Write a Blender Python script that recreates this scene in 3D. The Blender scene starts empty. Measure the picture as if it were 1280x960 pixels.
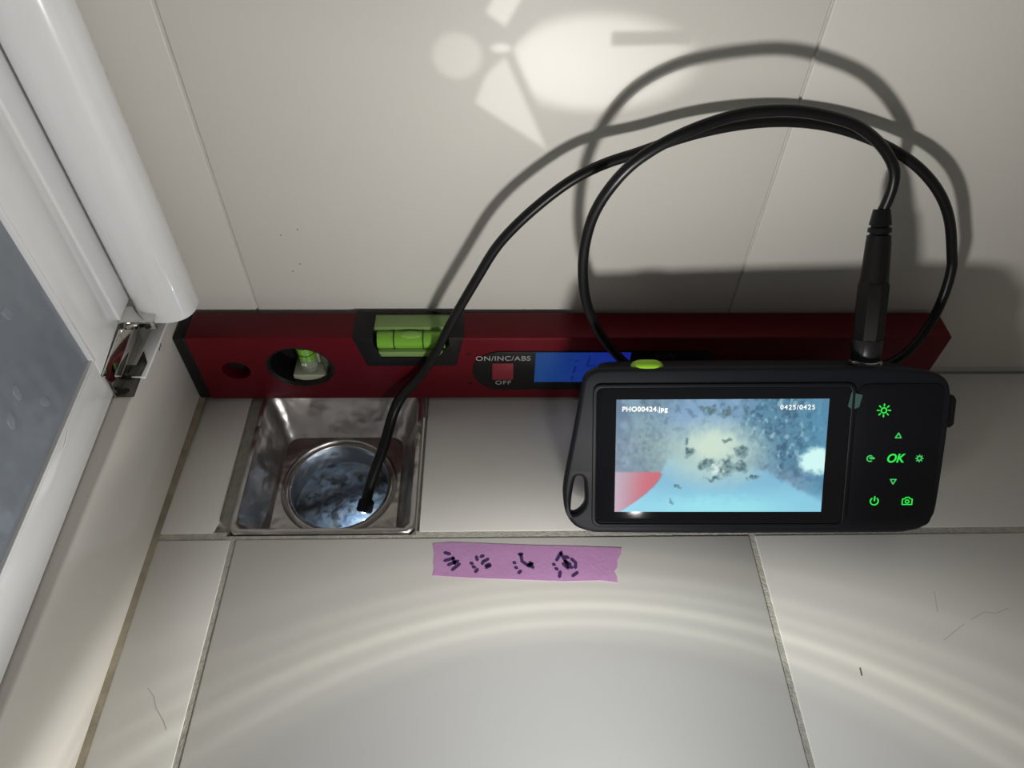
import bpy, bmesh, math, random
import numpy as np
from mathutils import Vector, Matrix, noise as mnoise

random.seed(7)
C = bpy.context.scene.collection

# ------------------------------------------------------------------ camera
cam_data = bpy.data.cameras.new('camera')
cam_data.sensor_width = 36.0
cam_data.lens = 913.27 / 1280 * 36.0
cam_data.clip_start = 0.005
cam = bpy.data.objects.new('camera', cam_data)
C.objects.link(cam)
r_ = Vector((0.99962394, -0.02016192, 0.01858714))
u_ = Vector((0.00320699, 0.75911116, 0.65095312))
f_ = Vector((0.02723417, 0.65064871, -0.75889035))
cm = Matrix((r_, u_, -f_)).transposed().to_4x4()
cm.translation = (0.0, -0.33796, 0.37886)
cam.matrix_world = cm
bpy.context.scene.camera = cam

# ------------------------------------------------------------------ world
world = bpy.data.worlds.new('dim_room')
bpy.context.scene.world = world
world.use_nodes = True
wb = world.node_tree.nodes['Background']
wb.inputs[0].default_value = (1.0, 0.955, 0.88, 1)
wb.inputs[1].default_value = 0.125

# ------------------------------------------------------------------ the torch held low in front of the wall
LPOS = Vector((0.045, -0.315, 0.09))
LPOWER = 3.35
COOL, RING, WARM = (0.955, 0.985, 1.0), (1.0, 1.0, 0.86), (1.0, 0.985, 0.945)
# t = cos(angle from the beam axis), strength, tint: the torch's broad beam ...
PROF = [(-1.0, .13, COOL), (-0.75, .16, COOL), (-0.60, .205, COOL), (-0.50, .265, COOL), (-0.40, .38, COOL), (-0.34, .50, COOL), (-0.30, .62, WARM),
        (-0.25, .72, WARM), (-0.213, .96, WARM), (-0.190, 1.26, WARM), (-0.158, 1.26, WARM), (-0.125, .44, WARM), (-0.05, .33, WARM), (0.05, .35, WARM),
        (0.12, .84, WARM), (0.20, .84, WARM), (0.30, .88, WARM), (0.45, 1.08, WARM), (0.60, 1.38, WARM), (1.0, 1.5, WARM)]
# ... and the sharp rings that its reflector adds
RINGS = [(-1.0, 0, RING), (-0.345, 0, RING), (-0.325, .10, RING), (-0.312, .14, RING), (-0.303, .42, RING), (-0.294, .18, RING), (-0.283, .20, RING), (-0.274, .60, RING), (-0.264, .22, RING),
         (-0.256, .18, RING), (-0.249, .40, RING), (-0.242, .15, RING), (-0.236, .15, RING), (-0.229, .36, RING), (-0.221, .12, RING), (-0.205, .05, RING),
         (-0.192, .16, RING), (-0.180, .02, RING), (-0.15, 0, RING), (1.0, 0, RING)]
def torch(name, prof, radius, facets_on, base_on):
    ld = bpy.data.lights.new(name, 'POINT'); ld.energy = LPOWER; ld.shadow_soft_size = radius
    ld.use_nodes = True; lt = ld.node_tree; em = lt.nodes['Emission']
    geo = lt.nodes.new('ShaderNodeNewGeometry')
    dot = lt.nodes.new('ShaderNodeVectorMath'); dot.operation = 'DOT_PRODUCT'
    ax = Vector((0.0, 0.28, 0.96)).normalized(); dot.inputs[1].default_value = tuple(ax)
    lt.links.new(geo.outputs['Incoming'], dot.inputs[0])
    mr = lt.nodes.new('ShaderNodeMapRange')
    mr.inputs['From Min'].default_value = -1.0; mr.inputs['From Max'].default_value = 1.0
    lt.links.new(dot.outputs['Value'], mr.inputs['Value'])
    ramp = lt.nodes.new('ShaderNodeValToRGB'); cr = ramp.color_ramp; cr.interpolation = 'LINEAR'
    pc = lambda e: tuple(e[1] / 1.5 * k for k in e[2]) + (1,)
    cr.elements[0].position = 0.0; cr.elements[0].color = pc(prof[0])
    cr.elements[1].position = 1.0; cr.elements[1].color = pc(prof[-1])
    for q in prof[1:-1]:
        e = cr.elements.new((q[0] + 1) / 2); e.color = pc(q)
    lt.links.new(mr.outputs[0], ramp.inputs[0])
    em.inputs[1].default_value = 1.0
    if not facets_on:
        lt.links.new(ramp.outputs[0], em.inputs[0])
    else:
        # bright facets the lens throws on the wall (LA = sideways slope, LB = upward slope of the ray)
        def ln(op, *ins):
            n = lt.nodes.new('ShaderNodeMath'); n.operation = op
            for i, v in enumerate(ins):
                if isinstance(v, (int, float)): n.inputs[i].default_value = v
                else: lt.links.new(v, n.inputs[i])
            return n.outputs[0]
        def soft(v, lo_, hi_):
            n = lt.nodes.new('ShaderNodeMapRange'); n.interpolation_type = 'SMOOTHSTEP'
            n.inputs['From Min'].default_value = lo_; n.inputs['From Max'].default_value = hi_
            lt.links.new(v, n.inputs['Value']); return n.outputs[0]
        sep = lt.nodes.new('ShaderNodeSeparateXYZ'); lt.links.new(geo.outputs['Incoming'], sep.inputs[0])
        DY = ln('MAXIMUM', sep.outputs[1], 0.02); fwd = soft(sep.outputs[1], 0.5, 0.7)
        LA = ln('DIVIDE', sep.outputs[0], DY); LB = ln('DIVIDE', sep.outputs[2], DY)
        def l_ell(cx, cy, rx, ry, s):
            u = ln('DIVIDE', ln('SUBTRACT', LA, cx), rx); v = ln('DIVIDE', ln('SUBTRACT', LB, cy), ry)
            return soft(ln('SQRT', ln('ADD', ln('MULTIPLY', u, u), ln('MULTIPLY', v, v))), 1 + s, 1 - s)
        def l_poly(pts, s=0.006):
            cx = sum(p[0] for p in pts) / len(pts); cy = sum(p[1] for p in pts) / len(pts); out = None
            for i in range(len(pts)):
                (x0, y0), (x1, y1) = pts[i], pts[(i + 1) % len(pts)]
                nx, ny = y1 - y0, x0 - x1; L_ = math.hypot(nx, ny); nx, ny = nx / L_, ny / L_
                if nx * (cx - x0) + ny * (cy - y0) < 0: nx, ny = -nx, -ny
                d = ln('SUBTRACT', ln('ADD', ln('MULTIPLY', LA, nx), ln('MULTIPLY', LB, ny)), nx * x0 + ny * y0)
                m_ = soft(d, -s, s); out = m_ if out is None else ln('MULTIPLY', out, m_)
            return out
        big = ln('MULTIPLY', l_ell(0.019, 0.400, 0.142, 0.073, 0.20), l_poly([(-.112, .424), (-.04, .50), (.20, .50), (.20, .30), (-.055, .30)], .006))
        notch = l_poly([(.032, .449), (.150, .452), (.150, .432), (.034, .428)], .003)
        big = ln('MULTIPLY', big, ln('SUBTRACT', 1.0, notch))
        core = l_ell(0.0, 0.405, 0.15, 0.085, 0.85)
        big = ln('MULTIPLY', big, ln('ADD', ln('MULTIPLY', core, 0.40), 0.80))
        facets = [big, ln('MULTIPLY', l_ell(-.193, .411, .036, .034, .22), 0.55), ln('MULTIPLY', l_poly([(-.122, .410), (-.052, .258), (-.168, .338), (-.150, .384)], .006), .80),
                  l_ell(-.128, .4235, .014, .0065, .5), l_poly([(-.150, .474), (-.122, .455), (-.096, .50), (-.136, .50)], .005)]
        tot = facets[0]
        for q in facets[1:]: tot = ln('MAXIMUM', tot, q)
        tot = ln('MULTIPLY', ln('MULTIPLY', tot, fwd), 0.53)
        mxn = lt.nodes.new('ShaderNodeMix'); mxn.data_type = 'RGBA'; mxn.blend_type = 'ADD'; mxn.inputs[0].default_value = 1.0; mxn.clamp_result = False
        cmb = lt.nodes.new('ShaderNodeCombineXYZ')
        for i, k in enumerate((1.0, 1.0, 0.97)): lt.links.new(ln('MULTIPLY', tot, k), cmb.inputs[i])
        lt.links.new(ramp.outputs[0], mxn.inputs[6]); lt.links.new(cmb.outputs[0], mxn.inputs[7])
        lt.links.new(mxn.outputs[2], em.inputs[0])
    lo = bpy.data.objects.new(name, ld); lo.location = LPOS; C.objects.link(lo)
torch('torch_beam', PROF, 0.0150, False, True)
torch('torch_reflector_rings', RINGS, 0.0012, True, False)

vs = bpy.context.scene.view_settings
vs.view_transform = 'Standard'; vs.look = 'None'; vs.gamma = 1.0; vs.exposure = 0.0
vs.use_curve_mapping = False

# ------------------------------------------------------------------ helpers
def lin(c):
    c = c / 255.0
    return c / 12.92 if c <= 0.04045 else ((c + 0.055) / 1.055) ** 2.4
def rgb(r, g, b): return (lin(r), lin(g), lin(b), 1)

def mat(name, col, rough=0.5, metal=0.0, spec=0.5, noise_amt=0.0, noise_scale=60, bump=0.0, bump_scale=80,
        emit=None, emit_str=0.0, trans=0.0, coat=0.0, rough_noise=0.0, ior=1.45):
    m = bpy.data.materials.new(name); m.use_nodes = True
    nt = m.node_tree; b = nt.nodes['Principled BSDF']
    b.inputs['Base Color'].default_value = col
    b.inputs['Roughness'].default_value = rough
    b.inputs['Metallic'].default_value = metal
    b.inputs['Specular IOR Level'].default_value = spec
    b.inputs['IOR'].default_value = ior
    b.inputs['Transmission Weight'].default_value = trans
    b.inputs['Coat Weight'].default_value = coat
    b.inputs['Coat Roughness'].default_value = 0.05
    tc = nt.nodes.new('ShaderNodeTexCoord')
    if noise_amt or rough_noise:
        n = nt.nodes.new('ShaderNodeTexNoise'); n.inputs['Scale'].default_value = noise_scale
        n.inputs['Detail'].default_value = 4
        nt.links.new(tc.outputs['Object'], n.inputs['Vector'])
        if noise_amt:
            mx = nt.nodes.new('ShaderNodeMix'); mx.data_type = 'RGBA'
            lo_ = tuple(max(0, c * (1 - noise_amt)) for c in col[:3]) + (1,)
            hi_ = tuple(min(1, c * (1 + noise_amt)) for c in col[:3]) + (1,)
            mx.inputs[6].default_value = lo_; mx.inputs[7].default_value = hi_
            nt.links.new(n.outputs['Fac'], mx.inputs[0])
            nt.links.new(mx.outputs[2], b.inputs['Base Color'])
        if rough_noise:
            q = nt.nodes.new('ShaderNodeMapRange')
            q.inputs['To Min'].default_value = max(0.02, rough - rough_noise)
            q.inputs['To Max'].default_value = rough + rough_noise
            nt.links.new(n.outputs['Fac'], q.inputs['Value'])
            nt.links.new(q.outputs[0], b.inputs['Roughness'])
    if bump:
        n2 = nt.nodes.new('ShaderNodeTexNoise'); n2.inputs['Scale'].default_value = bump_scale
        n2.inputs['Detail'].default_value = 2
        nt.links.new(tc.outputs['Object'], n2.inputs['Vector'])
        bp = nt.nodes.new('ShaderNodeBump'); bp.inputs['Strength'].default_value = 1.0
        bp.inputs['Distance'].default_value = bump
        nt.links.new(n2.outputs['Fac'], bp.inputs['Height'])
        nt.links.new(bp.outputs[0], b.inputs['Normal'])
    if emit:
        b.inputs['Emission Color'].default_value = emit
        b.inputs['Emission Strength'].default_value = emit_str
    return m

def empty(name, loc=(0, 0, 0), rot=None, parent=None):
    o = bpy.data.objects.new(name, None); C.objects.link(o)
    o.location = loc
    o.empty_display_size = 0.01
    if parent: o.parent = parent
    return o
def tag(o, label=None, cat=None, group=None, kind=None):
    if label: o['label'] = label
    if cat: o['category'] = cat
    if group: o['group'] = group
    if kind: o['kind'] = kind
    return o
def link(name, me, m, parent=None, smooth=False):
    o = bpy.data.objects.new(name, me); C.objects.link(o)
    if m: me.materials.append(m)
    if parent: o.parent = parent
    if smooth:
        me.polygons.foreach_set('use_smooth', [True] * len(me.polygons))
        me.set_sharp_from_angle(angle=math.radians(38))
    me.update()
    return o
def obj(name, bm, m, parent=None, smooth=True):
    me = bpy.data.meshes.new(name)
    bmesh.ops.recalc_face_normals(bm, faces=bm.faces)
    bm.to_mesh(me); bm.free()
    return link(name, me, m, parent, smooth)
def bev(bm, r, seg=2):
    if r > 0:
        bmesh.ops.bevel(bm, geom=[e for e in bm.edges if e.is_manifold and e.calc_face_angle(0) > 0.35], offset=r,
                        segments=seg, affect='EDGES', profile=0.5, clamp_overlap=True)
def box(x0, x1, y0, y1, z0, z1, r=0.0, seg=2, bm=None):
    b = bmesh.new()
    bmesh.ops.create_cube(b, size=1)
    for v in b.verts:
        v.co = Vector(((x0 + x1) / 2 + v.co.x * (x1 - x0), (y0 + y1) / 2 + v.co.y * (y1 - y0), (z0 + z1) / 2 + v.co.z * (z1 - z0)))
    bev(b, r, seg)
    if bm is not None: return merge(bm, b)
    return b
def merge(a, b):
    me = bpy.data.meshes.new('tmp'); b.to_mesh(me); b.free(); a.from_mesh(me); bpy.data.meshes.remove(me)
    return a
def prism(pts, a, b_, axis=2, r=0.0, seg=2):
    """polygon pts (2D) extruded from a to b_ along axis (2: xy->z, 1: xz->y, 0: yz->x)"""
    bm = bmesh.new()
    def P(p, h):
        return Vector((p[0], p[1], h)) if axis == 2 else Vector((p[0], h, p[1])) if axis == 1 else Vector((h, p[0], p[1]))
    A = [bm.verts.new(P(p, a)) for p in pts]; B = [bm.verts.new(P(p, b_)) for p in pts]
    n = len(pts)
    bm.faces.new(A); bm.faces.new(B[::-1])
    for i in range(n): bm.faces.new((A[i], B[i], B[(i + 1) % n], A[(i + 1) % n]))
    bmesh.ops.recalc_face_normals(bm, faces=bm.faces)
    bev(bm, r, seg)
    return bm
def lathe(profile, n=32, axis_mat=None):
    bm = bmesh.new(); rings = []
    for rr, h in profile:
        rings.append([bm.verts.new((rr * math.cos(2 * math.pi * i / n), rr * math.sin(2 * math.pi * i / n), h)) for i in range(n)]
                     if rr > 1e-6 else [bm.verts.new((0, 0, h))])
    for a, b in zip(rings, rings[1:]):
        for i in range(n):
            j = (i + 1) % n
            if len(a) == 1 and len(b) == 1: continue
            if len(a) == 1: bm.faces.new((a[0], b[i], b[j]))
            elif len(b) == 1: bm.faces.new((a[i], b[0], a[j]))
            else: bm.faces.new((a[i], b[i], b[j], a[j]))
    if axis_mat: bmesh.ops.transform(bm, matrix=axis_mat, verts=bm.verts)
    return bm
def smooth_path(pts, n=8):
    P = [Vector(p) for p in pts]; out = []
    for i in range(len(P) - 1):
        p0 = P[max(i - 1, 0)]; p1 = P[i]; p2 = P[i + 1]; p3 = P[min(i + 2, len(P) - 1)]
        for k in range(n):
            t = k / n
            out.append(0.5 * ((2 * p1) + (p2 - p0) * t + (2 * p0 - 5 * p1 + 4 * p2 - p3) * t * t + (-p0 + 3 * p1 - 3 * p2 + p3) * t ** 3))
    out.append(P[-1])
    return out
def relax(P, it=6):
    for _ in range(it):
        Q = [P[0]] + [(P[i - 1] + P[i] * 2 + P[i + 1]) / 4 for i in range(1, len(P) - 1)] + [P[-1]]
        P = Q
    return P
def tube(path, rad, n=16, cap=True):
    bm = bmesh.new(); rings = []
    T = [(path[min(i + 1, len(path) - 1)] - path[max(i - 1, 0)]).normalized() for i in range(len(path))]
    N = T[0].orthogonal().normalized()
    for i, p in enumerate(path):
        N = (N - T[i] * N.dot(T[i])).normalized(); B = T[i].cross(N)
        rr = rad[i] if hasattr(rad, '__len__') else rad
        rings.append([bm.verts.new(p + (N * math.cos(2 * math.pi * k / n) + B * math.sin(2 * math.pi * k / n)) * rr) for k in range(n)])
    for a, b in zip(rings, rings[1:]):
        for k in range(n): bm.faces.new((a[k], a[(k + 1) % n], b[(k + 1) % n], b[k]))
    if cap: bm.faces.new(rings[0][::-1]); bm.faces.new(rings[-1])
    return bm
def ribbon(pts, w, z0, z1, bm=None):
    """flat pen stroke in local xy with rounded ends"""
    bm = bm or bmesh.new()
    P = [Vector((p[0], p[1])) for p in pts]
    L, R = [], []
    for i, p in enumerate(P):
        d = (P[min(i + 1, len(P) - 1)] - P[max(i - 1, 0)])
        d = d.normalized() if d.length > 0 else Vector((1, 0))
        nn = Vector((-d.y, d.x)) * w / 2
        L.append(p + nn); R.append(p - nn)
    d0 = (P[0] - P[1]).normalized() * w / 2; d1 = (P[-1] - P[-2]).normalized() * w / 2
    loop = [L[0]] + L[1:] + [P[-1] + d1] + R[::-1] + [P[0] + d0]
    A = [bm.verts.new((q.x, q.y, z0)) for q in loop]; B = [bm.verts.new((q.x, q.y, z1)) for q in loop]
    bm.faces.new(B); bm.faces.new(A[::-1])
    for i in range(len(A)): bm.faces.new((A[i], A[(i + 1) % len(A)], B[(i + 1) % len(A)], B[i]))
    return bm
def ring2d(cx, cy, ro, ri, z0, z1, a0=0, a1=360, n=28, bm=None):
    bm = bm or bmesh.new(); full = abs(a1 - a0) >= 360
    k = n if full else n + 1
    V = []
    for i in range(k):
        a = math.radians(a0 + (a1 - a0) * i / n)
        c, s = math.cos(a), math.sin(a)
        V.append([bm.verts.new((cx + ro * c, cy + ro * s, z1)), bm.verts.new((cx + ri * c, cy + ri * s, z1)),
                  bm.verts.new((cx + ri * c, cy + ri * s, z0)), bm.verts.new((cx + ro * c, cy + ro * s, z0))])
    for i in range(k if full else k - 1):
        a, b = V[i], V[(i + 1) % k]
        for q in range(4): bm.faces.new((a[q], a[(q + 1) % 4], b[(q + 1) % 4], b[q]))
    if not full:
        bm.faces.new(V[0]); bm.faces.new(V[-1][::-1])
    return bm
def curve_plate(name, outline, holes, z0, z1, bevel, m, parent=None, res=3):
    cu = bpy.data.curves.new(name + '_outline', 'CURVE'); cu.dimensions = '2D'; cu.fill_mode = 'BOTH'
    for pts in [outline] + list(holes):
        s = cu.splines.new('POLY'); s.points.add(len(pts) - 1)
        for q, p in zip(s.points, pts): q.co = (p[0], p[1], 0, 1)
        s.use_cyclic_u = True
    cu.extrude = (z1 - z0) / 2 - bevel; cu.bevel_depth = bevel; cu.bevel_resolution = res; cu.offset = -bevel
    tmp = bpy.data.objects.new('tmp', cu); C.objects.link(tmp)
    bpy.context.view_layer.update()
    me = bpy.data.meshes.new_from_object(tmp.evaluated_get(bpy.context.evaluated_depsgraph_get()))
    bpy.data.objects.remove(tmp); bpy.data.curves.remove(cu)
    me.name = name
    for v in me.vertices: v.co.z += (z0 + z1) / 2
    b = bmesh.new(); b.from_mesh(me); bmesh.ops.remove_doubles(b, verts=b.verts, dist=1e-6)
    bmesh.ops.recalc_face_normals(b, faces=b.faces); b.to_mesh(me); b.free()
    me.materials.clear()
    return link(name, me, m, parent, True)
def text_mesh(name, body, size, m, parent, matrix, extrude=0.00008, align='CENTER', shear=0.0, offset=0.0, space=1.0, sx=1.0):
    cu = bpy.data.curves.new(name, 'FONT'); cu.body = body; cu.size = size; cu.extrude = extrude
    cu.align_x = align; cu.align_y = 'CENTER'; cu.shear = shear; cu.offset = offset; cu.space_character = space
    tmp = bpy.data.objects.new('tmp', cu); C.objects.link(tmp)
    bpy.context.view_layer.update()
    me = bpy.data.meshes.new_from_object(tmp.evaluated_get(bpy.context.evaluated_depsgraph_get()))
    bpy.data.objects.remove(tmp); bpy.data.curves.remove(cu)
    me.name = name
    me.transform(matrix @ Matrix.Diagonal((sx, 1, 1, 1)))
    me.materials.clear()
    return link(name, me, m, parent)
def rrect(x0, x1, y0, y1, r, n=6):
    out = []
    for cx, cy, a in ((x1 - r, y1 - r, 0), (x0 + r, y1 - r, 90), (x0 + r, y0 + r, 180), (x1 - r, y0 + r, 270)):
        for i in range(n + 1):
            t = math.radians(a + 90 * i / n); out.append((cx + r * math.cos(t), cy + r * math.sin(t)))
    return out

# ------------------------------------------------------------------ materials
def tile_mat(name, col, rough, wav=0.0, wscale=9.0):
    m = bpy.data.materials.new(name); m.use_nodes = True
    nt = m.node_tree; b = nt.nodes['Principled BSDF']
    tc = nt.nodes.new('ShaderNodeTexCoord')
    n = nt.nodes.new('ShaderNodeTexNoise'); n.inputs['Scale'].default_value = 5; n.inputs['Detail'].default_value = 5
    nt.links.new(tc.outputs['Object'], n.inputs['Vector'])
    mx = nt.nodes.new('ShaderNodeMix'); mx.data_type = 'RGBA'
    mx.inputs[6].default_value = tuple(c * 0.95 for c in col[:3]) + (1,)
    mx.inputs[7].default_value = tuple(min(1, c * 1.04) for c in col[:3]) + (1,)
    nt.links.new(n.outputs['Fac'], mx.inputs[0]); nt.links.new(mx.outputs[2], b.inputs['Base Color'])
    b.inputs['Roughness'].default_value = rough
    if wav:
        n2 = nt.nodes.new('ShaderNodeTexNoise'); n2.inputs['Scale'].default_value = wscale; n2.inputs['Detail'].default_value = 1.2
        n2.inputs['Roughness'].default_value = 0.35
        nt.links.new(tc.outputs['Object'], n2.inputs['Vector'])
        bp = nt.nodes.new('ShaderNodeBump'); bp.inputs['Strength'].default_value = 1.0; bp.inputs['Distance'].default_value = wav
        nt.links.new(n2.outputs['Fac'], bp.inputs['Height']); nt.links.new(bp.outputs[0], b.inputs['Normal'])
    return m
M_WALL = tile_mat('wall_tile_glaze', (0.63, 0.61, 0.565, 1), 0.5, 0.0006, 11.0)
M_FLOOR = tile_mat('floor_tile_glaze', (0.66, 0.645, 0.615, 1), 0.32, 0.0002, 12.0)
M_CURB = tile_mat('curb_tile_glaze', (0.60, 0.575, 0.53, 1), 0.35)
M_GROUT = mat('grout', (0.40, 0.39, 0.345, 1), 0.9, noise_amt=0.35, noise_scale=220, bump=0.0006, bump_scale=900)
M_GROUTW = mat('pale_grout', (0.56, 0.545, 0.51, 1), 0.8, noise_amt=0.12, noise_scale=120)
M_STAIN = mat('stained_caulk', (0.21, 0.18, 0.13, 1), 0.8, noise_amt=0.7, noise_scale=70, bump=0.0005, bump_scale=600)
M_DOOR = mat('white_powder_coat', (0.82, 0.82, 0.83, 1), 0.18, noise_amt=0.02, coat=0.5)
M_CHROME = mat('polished_steel', (0.62, 0.61, 0.58, 1), 0.05, 1.0, rough_noise=0.03, noise_scale=40)
M_FOOT = mat('dark_reflection_steel', (0.085, 0.08, 0.072, 1), 0.18, 0.7)  # bracket steel again, with a dark reflection put into its base colour
M_STEEL = mat('drain_steel', (0.46, 0.44, 0.43, 1), 0.34, 1.0, noise_amt=0.30, noise_scale=38, rough_noise=0.12, bump=0.0030, bump_scale=48)
M_RED = mat('red_anodised', (0.11, 0.0035, 0.009, 1), 0.42, 0.2, 0.25, noise_amt=0.10, noise_scale=30, bump=0.00012, bump_scale=60)
M_REDB = mat('red_button_plastic', (0.19, 0.015, 0.022, 1), 0.5, noise_amt=0.05)
M_BLACK = mat('black_plastic', (0.008, 0.0072, 0.0075, 1), 0.42, 0.0, 0.28, noise_amt=0.2, noise_scale=200)
M_CABLE = mat('black_cable_sheath', (0.007, 0.0065, 0.0072, 1), 0.36, 0.0, 0.32, noise_amt=0.2, noise_scale=120)
M_CASE = mat('dark_rubber_case', (0.0085, 0.0095, 0.0145, 1), 0.48, 0.0, 0.30, noise_amt=0.15, noise_scale=150, bump=0.00004, bump_scale=2500)
M_GLASS = mat('black_screen_glass', (0.006, 0.0065, 0.009, 1), 0.07, noise_amt=0.1)
M_KEYPAD = mat('keypad_film', (0.006, 0.0065, 0.009, 1), 0.35, 0.0, 0.30, noise_amt=0.1)
M_LIME = mat('lime_button', (0.40, 0.80, 0.04, 1), 0.38, noise_amt=0.05)
M_GLOW = mat('green_backlight', (0.02, 0.2, 0.03, 1), 0.5, emit=rgb(40, 225, 70), emit_str=1.0)
M_GLOWD = mat('green_backlight_dim', (0.02, 0.2, 0.03, 1), 0.5, emit=rgb(60, 190, 90), emit_str=0.9)
M_OSD = mat('screen_lettering', (0.1, 0.1, 0.1, 1), 0.5, emit=(1, 1, 1, 1), emit_str=1.1)
M_PRINT = mat('grey_print', (0.34, 0.34, 0.34, 1), 0.6)
M_PRINTD = mat('faint_print', (0.05, 0.05, 0.06, 1), 0.6)
M_HOLE = mat('hole_shade_black', (0.006, 0.003, 0.004, 1), 0.7)  # near-black that paints in the shade of the openings
M_VIALG = mat('green_acrylic', (0.20, 0.31, 0.10, 1), 0.15, noise_amt=0.05, coat=0.1)
M_VIAL = mat('green_vial_fluid', (0.18, 0.42, 0.035, 1), 0.08, coat=0.5)
M_VIALC = mat('clear_acrylic', (0.75, 0.80, 0.68, 1), 0.06, trans=0.75)
M_PALE = mat('pale_plastic', (0.50, 0.52, 0.38, 1), 0.3)
M_LINE = mat('black_vial_line', (0.01, 0.02, 0.005, 1), 0.5)
M_TAPE = mat('lilac_masking_tape', (0.40, 0.21, 0.40, 1), 0.55, noise_amt=0.10, noise_scale=90, bump=0.0002, bump_scale=500)
M_INK = mat('marker_ink', (0.045, 0.02, 0.09, 1), 0.6)
M_DIRT = mat('dark_speck', (0.09, 0.08, 0.07, 1), 0.8)
M_CRACK = mat('hairline_stain', (0.42, 0.41, 0.39, 1), 0.8)
M_FILM = mat('greenish_film', (0.06, 0.13, 0.12, 1), 0.2)

# frosted, slightly blue pane
M_PANE = bpy.data.materials.new('frosted_acrylic'); M_PANE.use_nodes = True
nt = M_PANE.node_tree; b = nt.nodes['Principled BSDF']
b.inputs['Base Color'].default_value = (0.29, 0.325, 0.375, 1); b.inputs['Roughness'].default_value = 0.30
b.inputs['Transmission Weight'].default_value = 0.35
tc = nt.nodes.new('ShaderNodeTexCoord')
n2 = nt.nodes.new('ShaderNodeTexNoise'); n2.inputs['Scale'].default_value = 55; n2.inputs['Detail'].default_value = 1
nt.links.new(tc.outputs['Object'], n2.inputs['Vector'])
bp = nt.nodes.new('ShaderNodeBump'); bp.inputs['Distance'].default_value = 0.003
nt.links.new(n2.outputs['Fac'], bp.inputs['Height']); nt.links.new(bp.outputs[0], b.inputs['Normal'])
M_DROP = mat('frosted_acrylic_drop', (0.31, 0.345, 0.395, 1), 0.25, trans=0.3)

# ------------------------------------------------------------------ floor
XJ1, XJ2, YJ = -0.1486, 0.1514, -0.1300
floor = empty('floor'); tag(floor, 'white glazed floor tiles with grey grout joints', kind='structure')
bm = bmesh.new()
DX0, DX1, DY0, DY1 = -0.1535, -0.0445, -0.1275, -0.0185
for (a, b_, c, d) in ((-0.20, DX0, -0.62, 0.0), (DX1, 0.62, -0.62, 0.0), (DX0, DX1, -0.62, DY0), (DX0, DX1, DY1, 0.0)):
    box(a, b_, c, min(d, YJ + 0.0050), -0.03, -0.0007, bm=bm) if c < YJ else None
    if d > YJ: box(a, b_, max(c, YJ + 0.0050), d, -0.03, -0.0048, bm=bm)
obj('grout_bed', bm, M_GROUT, floor, False)
g = 0.0016
def ftile(x0, x1, y0, y1, tilt=0.0, dz=0.0):
    b2 = box(x0, x1, y0, y1, -0.009, 0.0, 0.0008, 2)
    if tilt:
        bmesh.ops.rotate(b2, cent=Vector((0, y0, 0)), matrix=Matrix.Rotation(tilt, 3, 'X'), verts=b2.verts)
    if dz: bmesh.ops.translate(b2, vec=(0, 0, dz), verts=b2.verts)
    return obj('floor_tile', b2, M_FLOOR, floor)
xs = [(-0.1915, XJ1 - g), (XJ1 + g, XJ2 - g), (XJ2 + g, XJ2 + 0.3 - g), (XJ2 + 0.3 + g, 0.62)]
ys = [(YJ - 0.3 + g, YJ), (YJ - 0.6 + g, YJ - 0.3 - g)]
for (y0, y1) in ys:
    for (x0, x1) in xs: ftile(x0, x1, y0, y1)
    # back row: cut pieces round the drain, laid a touch lower and falling to the wall side
YB = YJ + 0.0042
ftile(-0.1925, -0.1612, YB, -0.0016, -0.028, -0.0003)
ftile(-0.0428, XJ2 - g, YB, -0.0016, -0.028, -0.0003)
ftile(XJ2 + g, XJ2 + 0.3 - g, YB, -0.0016, -0.028, -0.0003)
ftile(XJ2 + 0.3 + g, 0.62, YB, -0.0016, -0.028, -0.0003)
# hairline stains and a tiny chip on the front tiles
def hair(pts, w, name, m, par, z=0.00003):
    return obj(name, ribbon(pts, w, z - 0.00003, z + 0.00003), m, par, False)
hair([(.2396, -.1933), (.2485, -.1880), (.2541, -.1847)], .00035, 'hairline_stain', M_CRACK, floor)
hair([(.2590, -.1822), (.2680, -.1782), (.2745, -.1790), (.2823, -.1761)], .00035, 'hairline_stain', M_CRACK, floor)
hair([(.2452, -.1663), (.2424, -.1778)], .0003, 'hairline_stain', M_CRACK, floor)
hair([(-.1722, -.2122), (-.168, -.2165), (-.1654, -.2218), (-.160, -.228), (-.1575, -.2319)], .0004, 'hairline_stain', M_CRACK, floor)
hair([(.1897, -.2073), (.1893, -.2110)], .0007, 'dirt_speck', M_DIRT, floor)

# ------------------------------------------------------------------ back wall
wall = empty('wall_back'); tag(wall, 'glossy off-white tiled wall behind the red level', kind='structure')
obj('grout_bed', box(-0.80, 0.80, 0.0012, 0.03, -0.03, 1.25), M_GROUTW, wall, False)
g = 0.0006
for z0, z1 in ((0.0012, 0.6 - g), (0.6 + g, 1.2)):
    for x0 in (XJ1 - 0.6, XJ1 - 0.3, XJ1, XJ1 + 0.3, XJ1 + 0.6):
        a = x0 + g + (0.001 if x0 >= XJ1 else 0); b_ = x0 + 0.3 - g + (0.001 if x0 >= XJ1 - .3 else 0)
        obj('wall_tile', box(a, b_, 0.0, 0.008, z0, z1, 0.0009, 3), M_WALL, wall)
for x, z in ((-.1201, .1156), (-.1098, .1196), (-.1135, .0945), (-.1189, .0889)):
    b2 = bmesh.new(); bmesh.ops.create_icosphere(b2, subdivisions=1, radius=0.00055)
    bmesh.ops.scale(b2, vec=(1, 0.25, 0.8), verts=b2.verts); bmesh.ops.translate(b2, vec=(x, 0, z), verts=b2.verts)
    obj('dirt_speck', b2, M_DIRT, wall)

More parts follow.
